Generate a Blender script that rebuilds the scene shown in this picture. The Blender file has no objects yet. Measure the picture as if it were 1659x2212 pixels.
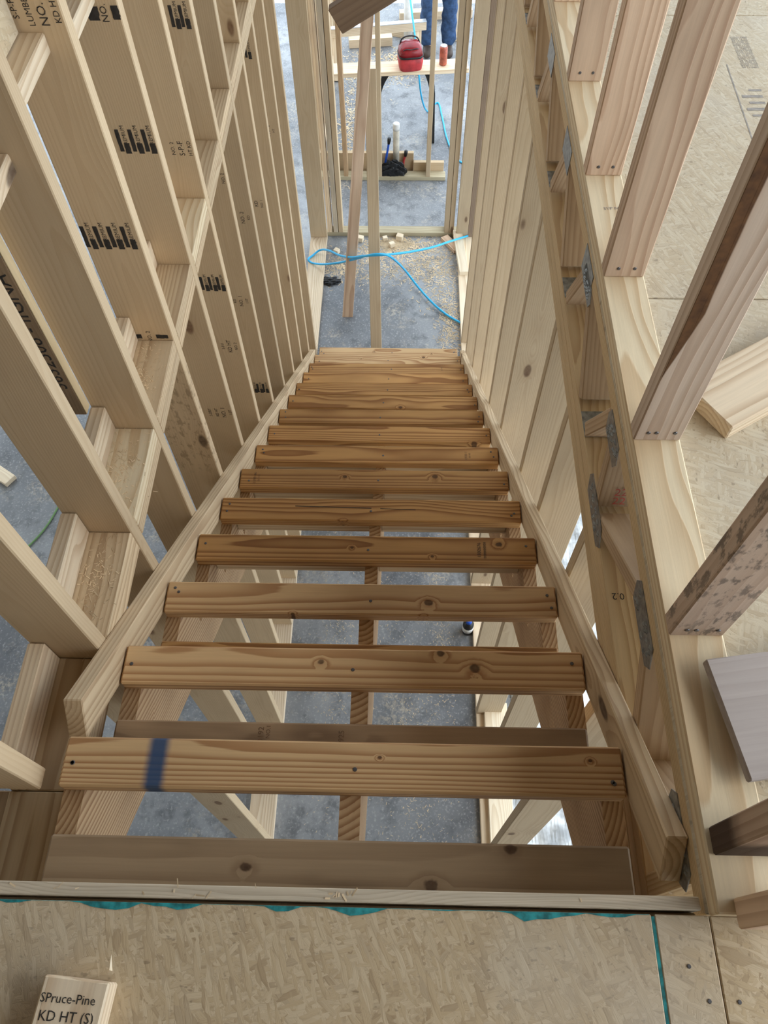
import bpy, bmesh, math, random
from mathutils import Vector, Matrix
random.seed(7)
C = bpy.context.scene
COL = C.collection
V = Vector
RUN, RISE = .2592, .2003
Z = -16 * RISE                      # top of the ground-floor slab; the landing is z = 0

# ------------------------------------------------------------------ camera
def make_camera():
    p, yw, rl = 1.0224, .0386, -.0195
    cp, sp, cy, sy = math.cos(p), math.sin(p), math.cos(yw), math.sin(yw)
    rz = lambda v: V((cy*v[0]-sy*v[1], sy*v[0]+cy*v[1], v[2]))
    fw, up, rt = rz((0, cp, -sp)), rz((0, sp, cp)), rz((1, 0, 0))
    cr, sr = math.cos(rl), math.sin(rl)
    rt, up = cr*rt + sr*up, -sr*rt + cr*up
    cd = bpy.data.cameras.new('camera'); co = bpy.data.objects.new('camera', cd); COL.objects.link(co)
    cd.sensor_fit = 'VERTICAL'; cd.sensor_height = 24; cd.lens = 24*1668.3/2212
    cd.clip_start = .02; cd.clip_end = 200
    m = Matrix((rt, up, -fw)).transposed().to_4x4(); m.translation = V((.09554, -.11915, 1.2306))
    co.matrix_world = m
    C.camera = co
make_camera()

# ------------------------------------------------------------------ world, lights, exposure
w = bpy.data.worlds.new('world'); C.world = w; w.use_nodes = True
bg = w.node_tree.nodes['Background']
bg.inputs[0].default_value = (.76, .88, 1.0, 1); bg.inputs[1].default_value = 5.2
def area(name, loc, look, sx, sy, power, color):
    l = bpy.data.lights.new(name, 'AREA'); l.shape = 'RECTANGLE'; l.size = sx; l.size_y = sy
    l.energy = power; l.color = color
    o = bpy.data.objects.new(name, l); COL.objects.link(o); o.location = loc
    o.rotation_euler = (V(look)-V(loc)).to_track_quat('-Z', 'Y').to_euler()
    return o
area('warm_fill_light', (3.6, -.5, 2.9), (0, .4, -.2), 2.6, 2.0, 105, (1.0, .90, .77))  # added warm lamp with no window behind it; brightens landing and first treads
C.view_settings.view_transform = 'Standard'; C.view_settings.look = 'None'
C.view_settings.exposure = -.42; C.view_settings.gamma = 1.0
C.view_settings.use_curve_mapping = False
try:
    C.cycles.use_denoising = True
    C.cycles.max_bounces = 8; C.cycles.diffuse_bounces = 5; C.cycles.glossy_bounces = 3
    C.cycles.sample_clamp_indirect = 8
except Exception: pass

# ------------------------------------------------------------------ node helpers and materials
class N:
    def __init__(s, name):
        s.m = bpy.data.materials.new(name); s.m.use_nodes = True; s.t = s.m.node_tree
        s.b = s.t.nodes['Principled BSDF']
    def n(s, typ, ins=None, **kw):
        x = s.t.nodes.new(typ)
        for k, v in kw.items(): setattr(x, k, v)
        for k, v in (ins or {}).items():
            if hasattr(v, 'node'): s.t.links.new(v, x.inputs[k])
            else: x.inputs[k].default_value = v
        return x
    def math(s, op, a, b=0.0, c=0.0, clamp=False):
        return s.n('ShaderNodeMath', {0: a, 1: b, 2: c}, operation=op, use_clamp=clamp).outputs[0]
    def vmath(s, op, a, b=(0, 0, 0)):
        return s.n('ShaderNodeVectorMath', {0: a, 1: b}, operation=op).outputs[0]
    def mix(s, f, a, b, mode='MIX'):
        x = s.n('ShaderNodeMix', data_type='RGBA', blend_type=mode)
        for i, v in ((0, f), (6, a), (7, b)):
            if hasattr(v, 'node'): s.t.links.new(v, x.inputs[i])
            else: x.inputs[i].default_value = v if i == 0 else (*v[:3], 1)
        return x.outputs[2]
    def step(s, v, lo, hi):
        return s.n('ShaderNodeMapRange', {0: v, 1: lo, 2: hi, 3: 0.0, 4: 1.0}, interpolation_type='SMOOTHSTEP', clamp=True).outputs[0]
    def noise(s, vec, scale, detail=3.0, rough=.55):
        return s.n('ShaderNodeTexNoise', {'Vector': vec, 'Scale': scale, 'Detail': detail, 'Roughness': rough}).outputs[0]
    def link(s, a, b): s.t.links.new(a, b)
    def done(s, col, rough=.7, bump=None, bs=.25, bd=.002, spec=.3, metal=0.0):
        for k, v in (('Base Color', col), ('Roughness', rough), ('Metallic', metal)):
            if hasattr(v, 'node'): s.link(v, s.b.inputs[k])
            else: s.b.inputs[k].default_value = (*v[:3], 1) if k == 'Base Color' else v
        s.b.inputs['Specular IOR Level'].default_value = spec
        if bump is not None:
            bn = s.n('ShaderNodeBump', {'Height': bump, 'Strength': bs, 'Distance': bd})
            s.link(bn.outputs[0], s.b.inputs['Normal'])
        return s.m

def wood(name, light, dark, ring=.6, spacing=.0075, knots=.25, fibre=.25, blotch=.2, rough=.72,
         knotcol=(.05, .022, .010), centre=.05, stripe=None, mould=0, wave=.022, bark=False, kn=(), band=None, mcol=(.03, .032, .03)):
    """solid growth-ring wood in each board's own space (X is the length)"""
    s = N(name)
    tc = s.n('ShaderNodeTexCoord').outputs['Object']
    rnd = s.n('ShaderNodeObjectInfo').outputs['Random']
    wn = s.n('ShaderNodeTexWhiteNoise', {'W': rnd}, noise_dimensions='1D').outputs['Color']
    off = s.vmath('SCALE', wn); off.node.inputs['Scale'].default_value = 37.0
    P = s.vmath('ADD', tc, off)
    sx = s.n('ShaderNodeSeparateXYZ', {0: tc}); r3 = s.n('ShaderNodeSeparateColor', {0: wn})
    x, y, z = sx.outputs[0], sx.outputs[1], sx.outputs[2]
    Pk = s.vmath('MULTIPLY', P, (3.2, 8.0, 8.0))
    vo = s.n('ShaderNodeTexVoronoi', {'Vector': Pk, 'Scale': 1.0, 'Randomness': 1.0})
    has = s.math('LESS_THAN', s.n('ShaderNodeSeparateColor', {0: vo.outputs['Color']}).outputs[0], knots)
    kd = vo.outputs['Distance']
    knot = s.math('MULTIPLY', s.step(kd, .15, .09), has)
    halo = s.math('MULTIPLY', s.step(kd, .42, .08), has)
    for kx, ky, kr_ in kn:          # knots seen on this particular board
        ex = s.math('MULTIPLY', s.math('SUBTRACT', x, kx), 1.0/kr_); ey = s.math('MULTIPLY', s.math('SUBTRACT', y, ky), 1.35/kr_)
        e2 = s.math('SQRT', s.math('MULTIPLY_ADD', ex, ex, s.math('MULTIPLY', ey, ey)))
        e2 = s.math('ADD', e2, s.math('MULTIPLY', s.math('SUBTRACT', s.noise(s.vmath('MULTIPLY', P, (70, 70, 70)), 1.0, 2.0), .5), .9))
        knot = s.math('MAXIMUM', knot, s.step(e2, 1.1, .6)); halo = s.math('MAXIMUM', halo, s.math('MULTIPLY', s.step(e2, 3.0, .8), .6))
    nl = s.noise(s.vmath('MULTIPLY', P, (1.3, 5, 5)), 1.0, 2.0)
    nl = s.math('MULTIPLY', s.math('SUBTRACT', nl, .5), wave*2)
    cyy = s.math('MULTIPLY', s.math('SUBTRACT', r3.outputs[0], .5), .12)
    czz = s.math('MULTIPLY_ADD', r3.outputs[1], .09, centre - .02)
    dy = s.math('ADD', s.math('SUBTRACT', y, cyy), nl)
    dz = s.math('ADD', s.math('ADD', z, czz), s.math('MULTIPLY', nl, .8))
    r = s.math('SQRT', s.math('ADD', s.math('MULTIPLY', dy, dy), s.math('MULTIPLY', dz, dz)))
    r = s.math('ADD', r, s.math('MULTIPLY', halo, .016))
    fine = s.noise(s.vmath('MULTIPLY', P, (6, 160, 160)), 1.0, 3.0)
    r = s.math('ADD', r, s.math('MULTIPLY', fine, .0012))
    ph = s.math('FRACT', s.math('MULTIPLY', r, 1.0/spacing))
    rg = s.math('MULTIPLY', s.step(ph, .25, .93), s.step(ph, 1.0, .93))
    var = s.noise(s.math('MULTIPLY', r, 1.0/spacing*.35), 1.0, 1.0)
    rg = s.math('MULTIPLY', rg, s.math('MULTIPLY', s.math('ADD', var, .35), ring), clamp=True)
    col = s.mix(rg, light, dark)
    bl = s.noise(s.vmath('MULTIPLY', P, (2.2, 7, 7)), 1.0, 3.0)
    col = s.mix(s.math('MULTIPLY', s.step(bl, .42, .75), blotch), col, tuple(c*.55 for c in dark))
    fb = s.math('MULTIPLY_ADD', fine, fibre, 1.0 - fibre*.5)
    tone = s.math('MULTIPLY_ADD', r3.outputs[2], .22, .89)
    k = s.math('MULTIPLY', fb, tone)
    cc = s.n('ShaderNodeCombineColor', {0: k, 1: k, 2: k}).outputs[0]
    col = s.mix(1.0, col, cc, 'MULTIPLY')
    col = s.mix(s.math('MULTIPLY', halo, .35), col, dark)
    kr = s.noise(s.vmath('MULTIPLY', P, (60, 60, 60)), 1.0, 2.0)
    col = s.mix(s.math('MULTIPLY', knot, s.math('MULTIPLY_ADD', kr, .5, .55), clamp=True), col, knotcol)
    if stripe:                      # (axis index, lo, hi, colour, softness): paint or bark of its own outline
        ax, lo, hi, c, sf = stripe
        q = s.math('ADD', (x, y, z)[ax], s.math('MULTIPLY', s.math('SUBTRACT', kr, .5), sf*.6))
        mk = s.math('MULTIPLY', s.step(q, lo-sf, lo+sf), s.step(q, hi+sf, hi-sf))
        col = s.mix(s.math('MULTIPLY', mk, .92), col, c)
    if bark:                        # missing corner with bark, tapering to nothing near the foot
        wd = s.math('MULTIPLY_ADD', s.math('ADD', x, 1.02), .16, -.0445)
        wd = s.math('MINIMUM', wd, -.018)
        wd = s.math('ADD', wd, s.math('MULTIPLY', s.math('SUBTRACT', bl, .5), .02))
        mk = s.math('MULTIPLY', s.step(s.math('SUBTRACT', wd, y), -.001, .002), s.math('GREATER_THAN', y, -.0425))
        col = s.mix(mk, col, s.mix(kr, (.04, .018, .01), (.20, .095, .035)))
    if mould:
        mo = s.noise(s.vmath('MULTIPLY', P, (22, 45, 45)), 1.0, 4.0, .7)
        mb = s.noise(s.vmath('MULTIPLY', P, (3, 10, 10)), 1.0, 1.0)
        mk = s.math('MULTIPLY', s.step(mo, .50, .62), s.step(mb, .36, .56) if not band else s.math('MULTIPLY', s.step(x, band[0], band[0]+.12), s.step(x, band[1], band[1]-.12)))
        col = s.mix(s.math('MULTIPLY', mk, mould), col, mcol)
    return s.done(col, rough, bump=s.math('ADD', rg, s.math('MULTIPLY', fine, .6)), bs=.25, bd=.0015)

def osb(name, a=(.66, .50, .31), b=(.33, .22, .12), c=(.80, .68, .48), scale=1.0):
    s = N(name)
    tc = s.n('ShaderNodeTexCoord').outputs['Object']
    warp = s.n('ShaderNodeTexNoise', {'Vector': tc, 'Scale': 14.0*scale, 'Detail': 3.0}).outputs['Color']
    base = s.vmath('ADD', tc, s.vmath('MULTIPLY', s.vmath('SUBTRACT', warp, (.5, .5, .5)), (.018, .018, 0)))
    base = s.vmath('MULTIPLY', base, (1, 1, .2))
    col, h = a, None
    for i, (ang, st) in enumerate(((.2, (26, 130, 1)), (1.5, (22, 118, 1)), (2.4, (30, 150, 1)), (.75, (26, 140, 1)), (2.9, (36, 170, 1)), (1.2, (30, 160, 1)))):
        ro = s.n('ShaderNodeVectorRotate', {'Vector': base, 'Angle': ang}, rotation_type='Z_AXIS').outputs[0]
        mp = s.n('ShaderNodeMapping', {'Vector': ro, 'Scale': tuple(q*scale for q in st), 'Location': (i*3.1, i*1.7, 0)}).outputs[0]
        vo = s.n('ShaderNodeTexVoronoi', {'Vector': mp, 'Scale': 1.0, 'Randomness': 1.0})
        cc = s.n('ShaderNodeSeparateColor', {0: vo.outputs['Color']})
        fl = s.mix(s.step(cc.outputs[0], .1, .9), a, c)
        fl = s.mix(s.math('MULTIPLY', s.step(cc.outputs[1], .74, .97), .42), fl, b)
        st2 = s.noise(s.vmath('MULTIPLY', mp, (.8, 4.5, 1)), 1.0, 3.0, .7)
        fl = s.mix(s.math('MULTIPLY', s.step(st2, .52, .75), .38), fl, b)
        edge = s.math('MULTIPLY', s.step(vo.outputs['Distance'], .45, .8), .26)
        fl = s.mix(edge, fl, b)
        hh = s.math('SUBTRACT', s.math('MULTIPLY_ADD', cc.outputs[1], .5, .4), s.math('ADD', edge, s.math('MULTIPLY', st2, .6)))
        if h is None: col, h = fl, hh
        else:
            pick = s.math('GREATER_THAN', s.math('ADD', cc.outputs[2], s.math('MULTIPLY', s.math('SUBTRACT', s.noise(tc, 120.0*scale, 2.0), .5), .5)), .55)
            col = s.mix(pick, col, fl)
            h = s.math('ADD', s.math('MULTIPLY', h, s.math('SUBTRACT', 1.0, pick)), s.math('MULTIPLY', hh, pick))
    dk = s.noise(s.vmath('MULTIPLY', tc, (60*scale, 110*scale, 60*scale)), 1.0, 2.0)
    col = s.mix(s.math('MULTIPLY', s.step(dk, .66, .74), .55), col, (.12, .08, .05))
    bl = s.noise(tc, 2.6, 3.0)
    col = s.mix(.20, col, tuple(.55*p+.3*q+.15*r for p, q, r in zip(a, c, b)))
    col = s.mix(s.math('MULTIPLY', s.step(bl, .45, .72), .4), col, (.56, .52, .45))
    return s.done(col, .8, bump=h, bs=.35, bd=.0015, spec=.2)

def plain(name, col, rough=.5, metal=0.0, var=.15, scale=30, spec=.4):
    s = N(name); tc = s.n('ShaderNodeTexCoord').outputs['Object']
    n = s.noise(tc, scale, 3.0)
    c = s.mix(s.step(n, .3, .7), tuple(q*(1-var) for q in col), tuple(min(1, q*(1+var)) for q in col))
    return s.done(c, rough, bump=n, bs=.1, metal=metal, spec=spec)

def concrete(name):
    s = N(name); tc = s.n('ShaderNodeTexCoord').outputs['Object']
    a = s.noise(tc, 1.1, 4.0); b = s.noise(tc, 9.0, 5.0, .65); f = s.noise(tc, 70.0, 4.0, .7)
    col = s.mix(s.step(a, .35, .66), (.14, .148, .16), (.29, .30, .31))
    col = s.mix(s.math('MULTIPLY', s.step(b, .45, .7), .65), col, (.075, .08, .088))
    col = s.mix(s.math('MULTIPLY', s.step(f, .52, .68), .5), col, (.46, .46, .45))
    du = s.math('MULTIPLY', s.step(s.noise(tc, 2.3, 5.0, .7), .5, .68), s.step(s.noise(tc, 38.0, 4.0, .75), .45, .6))
    col = s.mix(s.math('MULTIPLY', du, .45), col, (.62, .52, .37))
    return s.done(col, s.math('MULTIPLY_ADD', b, .35, .28), bump=f, bs=.1, spec=.5)

SYP_L, SYP_D = (.50, .275, .10), (.21, .08, .022)
M = {}
M['tread'] = wood('tread_pine', SYP_L, SYP_D, ring=.95, spacing=.0085, knots=.30, blotch=.25)
M['tread_dark'] = wood('dark_weathered_pine', (.36, .24, .14), (.15, .085, .045), ring=.55, spacing=.013, knots=.25, blotch=.6)
M['tread_blue'] = wood('tread_pine_blue_paint', SYP_L, SYP_D, ring=1.0, spacing=.0058, knots=.1, blotch=.15, stripe=(0, -.354, -.320, (.012, .05, .16), .009))
M['stringer'] = wood('stringer_pine', (.58, .40, .23), (.26, .12, .045), ring=.9, spacing=.009, knots=.1, blotch=.3)
M['skirt'] = wood('skirt_pine', (.60, .46, .295), (.34, .21, .11), ring=.7, spacing=.010, knots=.15, blotch=.25)
M['spruce'] = wood('spruce_stud', (.56, .425, .27), (.44, .30, .17), ring=.35, spacing=.006, knots=.38, fibre=.12, blotch=.16, knotcol=(.16, .08, .04))
M['spruce_r'] = wood('spruce_stud_pale', (.50, .385, .25), (.36, .25, .145), ring=.4, spacing=.007, knots=.5, fibre=.15, blotch=.15, knotcol=(.10, .05, .025))
M['pine'] = wood('pale_pine', (.78, .64, .46), (.50, .33, .19), ring=.65, spacing=.011, knots=.14, blotch=.2)
M['plate'] = wood('plate_pine', (.72, .60, .41), (.50, .33, .17), ring=.75, spacing=.016, knots=.05, blotch=.15, wave=.04)
M['pink'] = wood('pinkish_pine_stud', (.66, .49, .35), (.36, .20, .12), ring=.6, spacing=.014, knots=.2, blotch=.3, wave=.035)
M['bark'] = wood('pine_stud_with_bark_edge', (.66, .53, .42), (.38, .24, .15), ring=.6, spacing=.014, knots=.25, blotch=.3, bark=True)
M['mould'] = wood('mouldy_pine_stud', (.62, .47, .36), (.40, .26, .17), ring=.35, spacing=.014, knots=.1, blotch=.3, mould=.62)
M['grey'] = wood('grey_weathered_board', (.40, .345, .315), (.30, .25, .22), ring=.35, spacing=.012, knots=.06, blotch=.2)
M['wane'] = wood('pine_stud_with_dark_wane', (.52, .38, .28), (.28, .17, .11), ring=.6, spacing=.012, knots=.15, blotch=.3, stripe=(0, -1.4, -1.085, (.035, .017, .010), .028))
M['truss'] = wood('truss_pine', (.64, .48, .28), (.40, .24, .11), ring=.7, spacing=.007, knots=.18, blotch=.3)
M['web'] = wood('truss_web_pine', (.50, .36, .23), (.30, .18, .09), ring=.5, spacing=.009, knots=.15, blotch=.35)
M['darkboard'] = wood('dark_backlit_board', (.22, .155, .105), (.14, .09, .06), ring=.4, spacing=.012, knots=.1, blotch=.35)  # backlit darkness of the stairwell plank is put into the colour
M['treated'] = wood('treated_pine_sill', (.46, .40, .27), (.30, .24, .14), ring=.6, spacing=.009, knots=.15, blotch=.3)
M['osb'] = osb('osb_deck', (.53, .405, .25), (.25, .165, .09), (.63, .51, .345)); M['osb_rim'] = wood('osb_sawn_edge', (.62, .53, .40), (.42, .33, .23), ring=.5, spacing=.003, knots=0, fibre=.7, blotch=.35, wave=.05)
M['osb_d'] = osb('osb_dusty', (.53, .44, .31), (.31, .23, .15), (.61, .54, .41), .9)
M['scuffed'] = wood('scuffed_spruce_stud', (.56, .425, .27), (.44, .30, .17), ring=.35, spacing=.006, knots=.15, fibre=.12, blotch=.16, mould=.5, band=(-.66, -.02), mcol=(.20, .13, .07))
M['lvl'] = wood('laminated_veneer_edge', (.72, .58, .36), (.42, .29, .15), ring=.7, spacing=.0035, knots=0, fibre=.4, blotch=.2, centre=.6, wave=.004)
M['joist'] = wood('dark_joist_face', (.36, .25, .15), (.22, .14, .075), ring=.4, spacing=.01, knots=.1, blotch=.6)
M['conc'] = concrete('dusty_concrete')
M['ink'] = plain('stamp_ink', (.035, .03, .026), .8, var=.4)
M['ink_red'] = plain('red_crayon', (.42, .07, .05), .8, var=.3)
M['ink_brown'] = plain('faded_brown_ink', (.16, .09, .045), .8, var=.3)
M['ink_faint'] = plain('faint_grey_ink', (.30, .27, .24), .85, var=.3)
M['teal'] = plain('teal_edge_seal', (.02, .22, .23), .7, var=.5, scale=60)
M['steel'] = plain('galvanised_steel', (.27, .28, .28), .42, metal=.75, var=.3, scale=60)
M['nail'] = plain('nail_steel', (.13, .13, .14), .4, metal=.6)
M['hose'] = plain('blue_rubber_hose', (.03, .42, .75), .4, var=.05)
M['hose_g'] = plain('green_cord', (.16, .30, .11), .5, var=.05)
M['pvc'] = plain('white_pvc', (.72, .72, .70), .35, var=.06)
M['pvc_dirty'] = plain('dusty_pvc', (.50, .46, .38), .6, var=.35, scale=9)
M['cement'] = plain('cement_grey', (.24, .24, .23), .8, var=.4, scale=12)
M['black'] = plain('black_plastic', (.012, .012, .013), .38, var=.3)
M['pexb'] = plain('blue_pex', (.02, .10, .55), .4, var=.05)
M['pexr'] = plain('red_pex', (.45, .04, .04), .4, var=.05)
M['red'] = plain('red_nylon', (.42, .035, .04), .5, var=.25, scale=18)
M['redgloss'] = plain('glossy_dark_red_vinyl', (.22, .015, .02), .22, var=.25, scale=14)
M['can'] = plain('red_can', (.40, .10, .06), .3, var=.35, scale=22)
M['alu'] = plain('brushed_aluminium', (.75, .76, .77), .3, metal=.7, var=.05)
M['denim'] = plain('blue_denim', (.035, .075, .165), .85, var=.35, scale=24)
M['boot'] = plain('brown_leather', (.06, .04, .03), .6)
M['shirt'] = plain('grey_cotton', (.22, .23, .25), .9)
M['skin'] = plain('skin', (.50, .30, .21), .55, var=.06)
M['hair'] = plain('dark_hair', (.03, .02, .015), .7)
M['chip'] = plain('wood_shavings', (.68, .53, .34), .8, var=.25, scale=8)
M['wrap'] = plain('white_house_wrap', (.60, .62, .63), .6, var=.45, scale=9)
M['sand'] = plain('pale_site_ground', (.62, .60, .56), .9, var=.12, scale=3)
M['offcut'] = wood('fresh_cut_pine', (.82, .70, .52), (.60, .44, .27), ring=.6, spacing=.008, knots=.05, blotch=.1)
M['shade_shell'] = plain('dark_shade_shell', (.17, .13, .09), .9)  # for the added shell; kept dark to cut bounce light
M['sheath'] = osb('osb_sheathing', (.58, .46, .30), (.35, .26, .16), (.66, .56, .40), .8)

# ------------------------------------------------------------------ object helpers
WM = {}
def place(o, world, parent=None):
    COL.objects.link(o)
    if parent is not None:
        o.parent = parent; o.matrix_basis = WM[parent.name].inverted() @ world
    else: o.matrix_basis = world
    WM[o.name] = world.copy()
    return o
def tag(o, label=None, cat=None, group=None, kind=None):
    if label: o['label'] = label
    if cat: o['category'] = cat
    if group: o['group'] = group
    if kind: o['kind'] = kind
    return o
def empty(name, loc, label=None, cat=None, group=None, kind=None):
    o = bpy.data.objects.new(name, None); o.empty_display_size = .05
    return tag(place(o, Matrix.Translation(V(loc))), label, cat, group, kind)
_box = {}
def box_mesh(L, W, T, mat, bev=.0025):
    key = (round(L, 4), round(W, 4), round(T, 4), mat.name, bev)
    if key in _box: return _box[key]
    bm = bmesh.new(); bmesh.ops.create_cube(bm, size=1)
    for v in bm.verts: v.co = V((v.co.x*L, v.co.y*W, v.co.z*T))
    if bev: bmesh.ops.bevel(bm, geom=bm.edges[:], offset=min(bev, T*.3), segments=1, affect='EDGES')
    me = bpy.data.meshes.new('lumber'); bm.to_mesh(me); bm.free(); me.materials.append(mat)
    _box[key] = me
    return me
def frame(c, X, Y):
    X = V(X).normalized(); Y = V(Y); Y = (Y - X*Y.dot(X)).normalized(); Zv = X.cross(Y)
    m = Matrix((X, Y, Zv)).transposed().to_4x4(); m.translation = V(c)
    return m
def beam(name, c, X, Y, dims, mat, parent=None, bev=.0025):
    """oriented board: centre, length direction, width direction, (L, W, T)"""
    return place(bpy.data.objects.new(name, box_mesh(*dims, mat, bev)), frame(c, X, Y), parent)
AX = {'x': (1, 0, 0), 'y': (0, 1, 0), 'z': (0, 0, 1)}
def abox(name, x, y, z, mat, parent=None, axis=None, bev=.0025, flip=False):
    """axis-aligned board from extents; the longest side is its length"""
    d = {'x': x[1]-x[0], 'y': y[1]-y[0], 'z': z[1]-z[0]}
    c = ((x[0]+x[1])/2, (y[0]+y[1])/2, (z[0]+z[1])/2)
    o = sorted(d, key=lambda k: -d[k])
    if axis: o = [axis] + [k for k in o if k != axis]
    Y = V(AX[o[1]]) * (-1 if flip else 1)
    return beam(name, c, AX[o[0]], Y, (d[o[0]], d[o[1]], d[o[2]]), mat, parent, bev)
def mesh_obj(name, verts, faces, mat, parent=None, world=None, smooth=False):
    me = bpy.data.meshes.new(name); me.from_pydata([tuple(v) for v in verts], [], faces); me.update()
    me.materials.append(mat)
    if smooth:
        for p in me.polygons: p.use_smooth = True
    return place(bpy.data.objects.new(name, me), world or Matrix(), parent)
def prism(name, poly, depth, mat, parent, world, smooth=False):
    """poly in local XY extruded along local Z by depth (centred)"""
    n = len(poly); h = depth/2
    vs = [(p[0], p[1], -h) for p in poly] + [(p[0], p[1], h) for p in poly]
    fs = [tuple(range(n-1, -1, -1)), tuple(range(n, 2*n))] + [(i, (i+1) % n, n+(i+1) % n, n+i) for i in range(n)]
    return mesh_obj(name, vs, fs, mat, parent, world, smooth)
def spline(pts, per=8):
    P = [V(p) for p in pts]; P = [P[0]*2-P[1]] + P + [P[-1]*2-P[-2]]; out = []
    for i in range(1, len(P)-2):
        for k in range(per):
            t = k/per; a, b, c, d = P[i-1:i+3]
            out.append(.5*((2*b)+(c-a)*t+(2*a-5*b+4*c-d)*t*t+(3*b-a-3*c+d)*t**3))
    return out + [P[-2]]
def tube(name, pts, r, mat, parent=None, seg=8, caps=True):
    n = len(pts); vs, fs = [], []; rr = r if hasattr(r, '__len__') else [r]*n
    for i, p in enumerate(pts):
        p = V(p); d = (V(pts[min(i+1, n-1)])-V(pts[max(i-1, 0)])).normalized()
        u = d.orthogonal() if i == 0 else (u - d*u.dot(d))
        u = u.normalized(); v = d.cross(u)
        vs += [p + rr[i]*(math.cos(2*math.pi*k/seg)*u+math.sin(2*math.pi*k/seg)*v) for k in range(seg)]
    for i in range(n-1):
        fs += [(i*seg+k, i*seg+(k+1) % seg, (i+1)*seg+(k+1) % seg, (i+1)*seg+k) for k in range(seg)]
    if caps: fs += [tuple(range(seg-1, -1, -1)), tuple(range((n-1)*seg, n*seg))]
    return mesh_obj(name, vs, fs, mat, parent, None, True)
_txt = {}
def stamp(parent, text, c, u, v, size, mat=None, lift=.0007, name='grade_stamp'):
    """flat ink lettering on a face: centre, reading direction, up direction, cap height"""
    key = (text, round(size, 4), (mat or M['ink']).name)
    if key not in _txt:
        cu = bpy.data.curves.new('text', 'FONT'); cu.body = text; cu.size = size*1.4
        cu.align_x = 'CENTER'; cu.align_y = 'CENTER'; cu.space_line = .85; cu.resolution_u = 2
        t = bpy.data.objects.new('text', cu); COL.objects.link(t)
        me = bpy.data.meshes.new_from_object(t.evaluated_get(bpy.context.evaluated_depsgraph_get()))
        bpy.data.objects.remove(t); me.materials.clear(); me.materials.append(mat or M['ink']); _txt[key] = me
    m = frame(c, u, v); m.translation = m.translation + m.col[2].xyz*lift
    return place(bpy.data.objects.new(name, _txt[key]), m, parent)
def inkbar(parent, c, u, v, L, W, mat=None, name='ink_mark'):
    n = 7; pts = []
    for i in range(n+1): pts.append((L*(i/n-.5), W*(-.5+random.uniform(-.06, .06))))
    for i in range(n, -1, -1): pts.append((L*(i/n-.5), W*(.5+random.uniform(-.06, .06))))
    m = frame(c, u, v); m.translation = m.translation + m.col[2].xyz*.0006
    return mesh_obj(name, [(p[0], p[1], 0) for p in pts], [tuple(range(len(pts)))], mat or M['ink'], parent, m)
def nail(parent, c, n=(0, 0, 1), r=.0042):
    q = V(n).to_track_quat('Z', 'Y').to_matrix().to_4x4(); q.translation = V(c) + V(n)*.0006
    vs = [(r*math.cos(a*math.pi/4), r*math.sin(a*math.pi/4), 0) for a in range(8)]
    return mesh_obj('nail_head', vs + [(p[0]*.8, p[1]*.8, .0012) for p in vs],
                    [tuple(range(8, 16))] + [(i, (i+1) % 8, 8+(i+1) % 8, 8+i) for i in range(8)], M['nail'], parent, q)
exec_parts = []

# ------------------------------------------------------------------ ground floor slab, ground outside
fl = tag(abox('floor', (-9, 1.5), (-5, 9.3), (Z-.15, Z), M['conc'], bev=0), kind='structure')
gr = tag(abox('ground', (-40, 40), (-40, 60), (Z-.5, Z-.16), M['sand'], bev=0), kind='structure')

# ------------------------------------------------------------------ unseen house shell added around the stairwell to block and shape light
tag(abox('shade_ceiling', (-6, 2.8), (-3, 5.7), (2.6, 2.7), M['shade_shell'], bev=0), kind='structure')  # added out of view to keep the sky off the stairwell
tag(abox('shade_wall_back', (-6, 3.2), (-3.02, -3.0), (Z, 2.6), M['shade_shell'], bev=0), kind='structure')  # added behind the camera to darken the stud faces
wo = empty('shade_wall_outer', (-6, 2, Z), kind='structure')  # added unseen so less light comes from the left; gap lights left room
abox('sheathing_panel', (-6.02, -6.0), (-3, 9.3), (Z+2.2, 2.6), M['sheath'], wo, bev=0)
abox('sheathing_panel', (-6.02, -6.0), (-3, 1.0), (Z, Z+2.2), M['sheath'], wo, bev=0)
abox('sheathing_panel', (-6.02, -6.0), (4.2, 9.3), (Z, Z+2.2), M['sheath'], wo, bev=0)
abox('sheathing_panel', (-6.02, -6.0), (1.0, 4.2), (Z, Z+.5), M['sheath'], wo, bev=0)
# ------------------------------------------------------------------ left stud wall
XL = -.5538
wl = empty('wall_left', (XL-.07, 2, Z), kind='structure')
abox('bottom_plate', (XL-.14, XL), (.1, 5.36), (Z, Z+.038), M['pine'], wl)
ys = [.801+.3155*k for k in range(11)]
studs_l = {}
for i, y in enumerate([-.145, .17, .486] + ys):
    k = i-3
    z0 = {-2: -.235}.get(k, Z+.038)
    if k == -3: continue
    studs_l[k] = abox('stud', (XL-.14, XL), (y, y+.038), (z0, 2.3), M['scuffed' if k == 2 else 'spruce'], wl, axis='z')
abox('stud', (XL-.14, XL), (5.305, 5.343), (Z+.038, -.45), M['spruce'], wl, axis='z')
def yk(k): return .801+.3155*k
for k in range(-3, 10):             # rows of flat blocking between the studs with a ledger behind
    y0, y1 = yk(k)+.038, yk(k+1)
    if k == -3: y0, y1 = -.3, .2
    if k == -2: y0 = .2
    top = -.385 if k > -2 else -.40
    abox('blocking', (-.692, XL), (y0+.001, y1-.001), (top-.038, top), M['plate'] if k in (0, 3) else M['skirt'], wl, axis='y')
    abox('blocking', (-.654, XL), (y0+.001, y1-.001), (top-.078, top-.040), M['skirt'], wl, axis='y')
    if -2 <= k < 4:
        abox('ledger', (-.693, -.655), (y0+.002, y1-.002), (top, top+.089), M['pine'], wl, axis='y')
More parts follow.
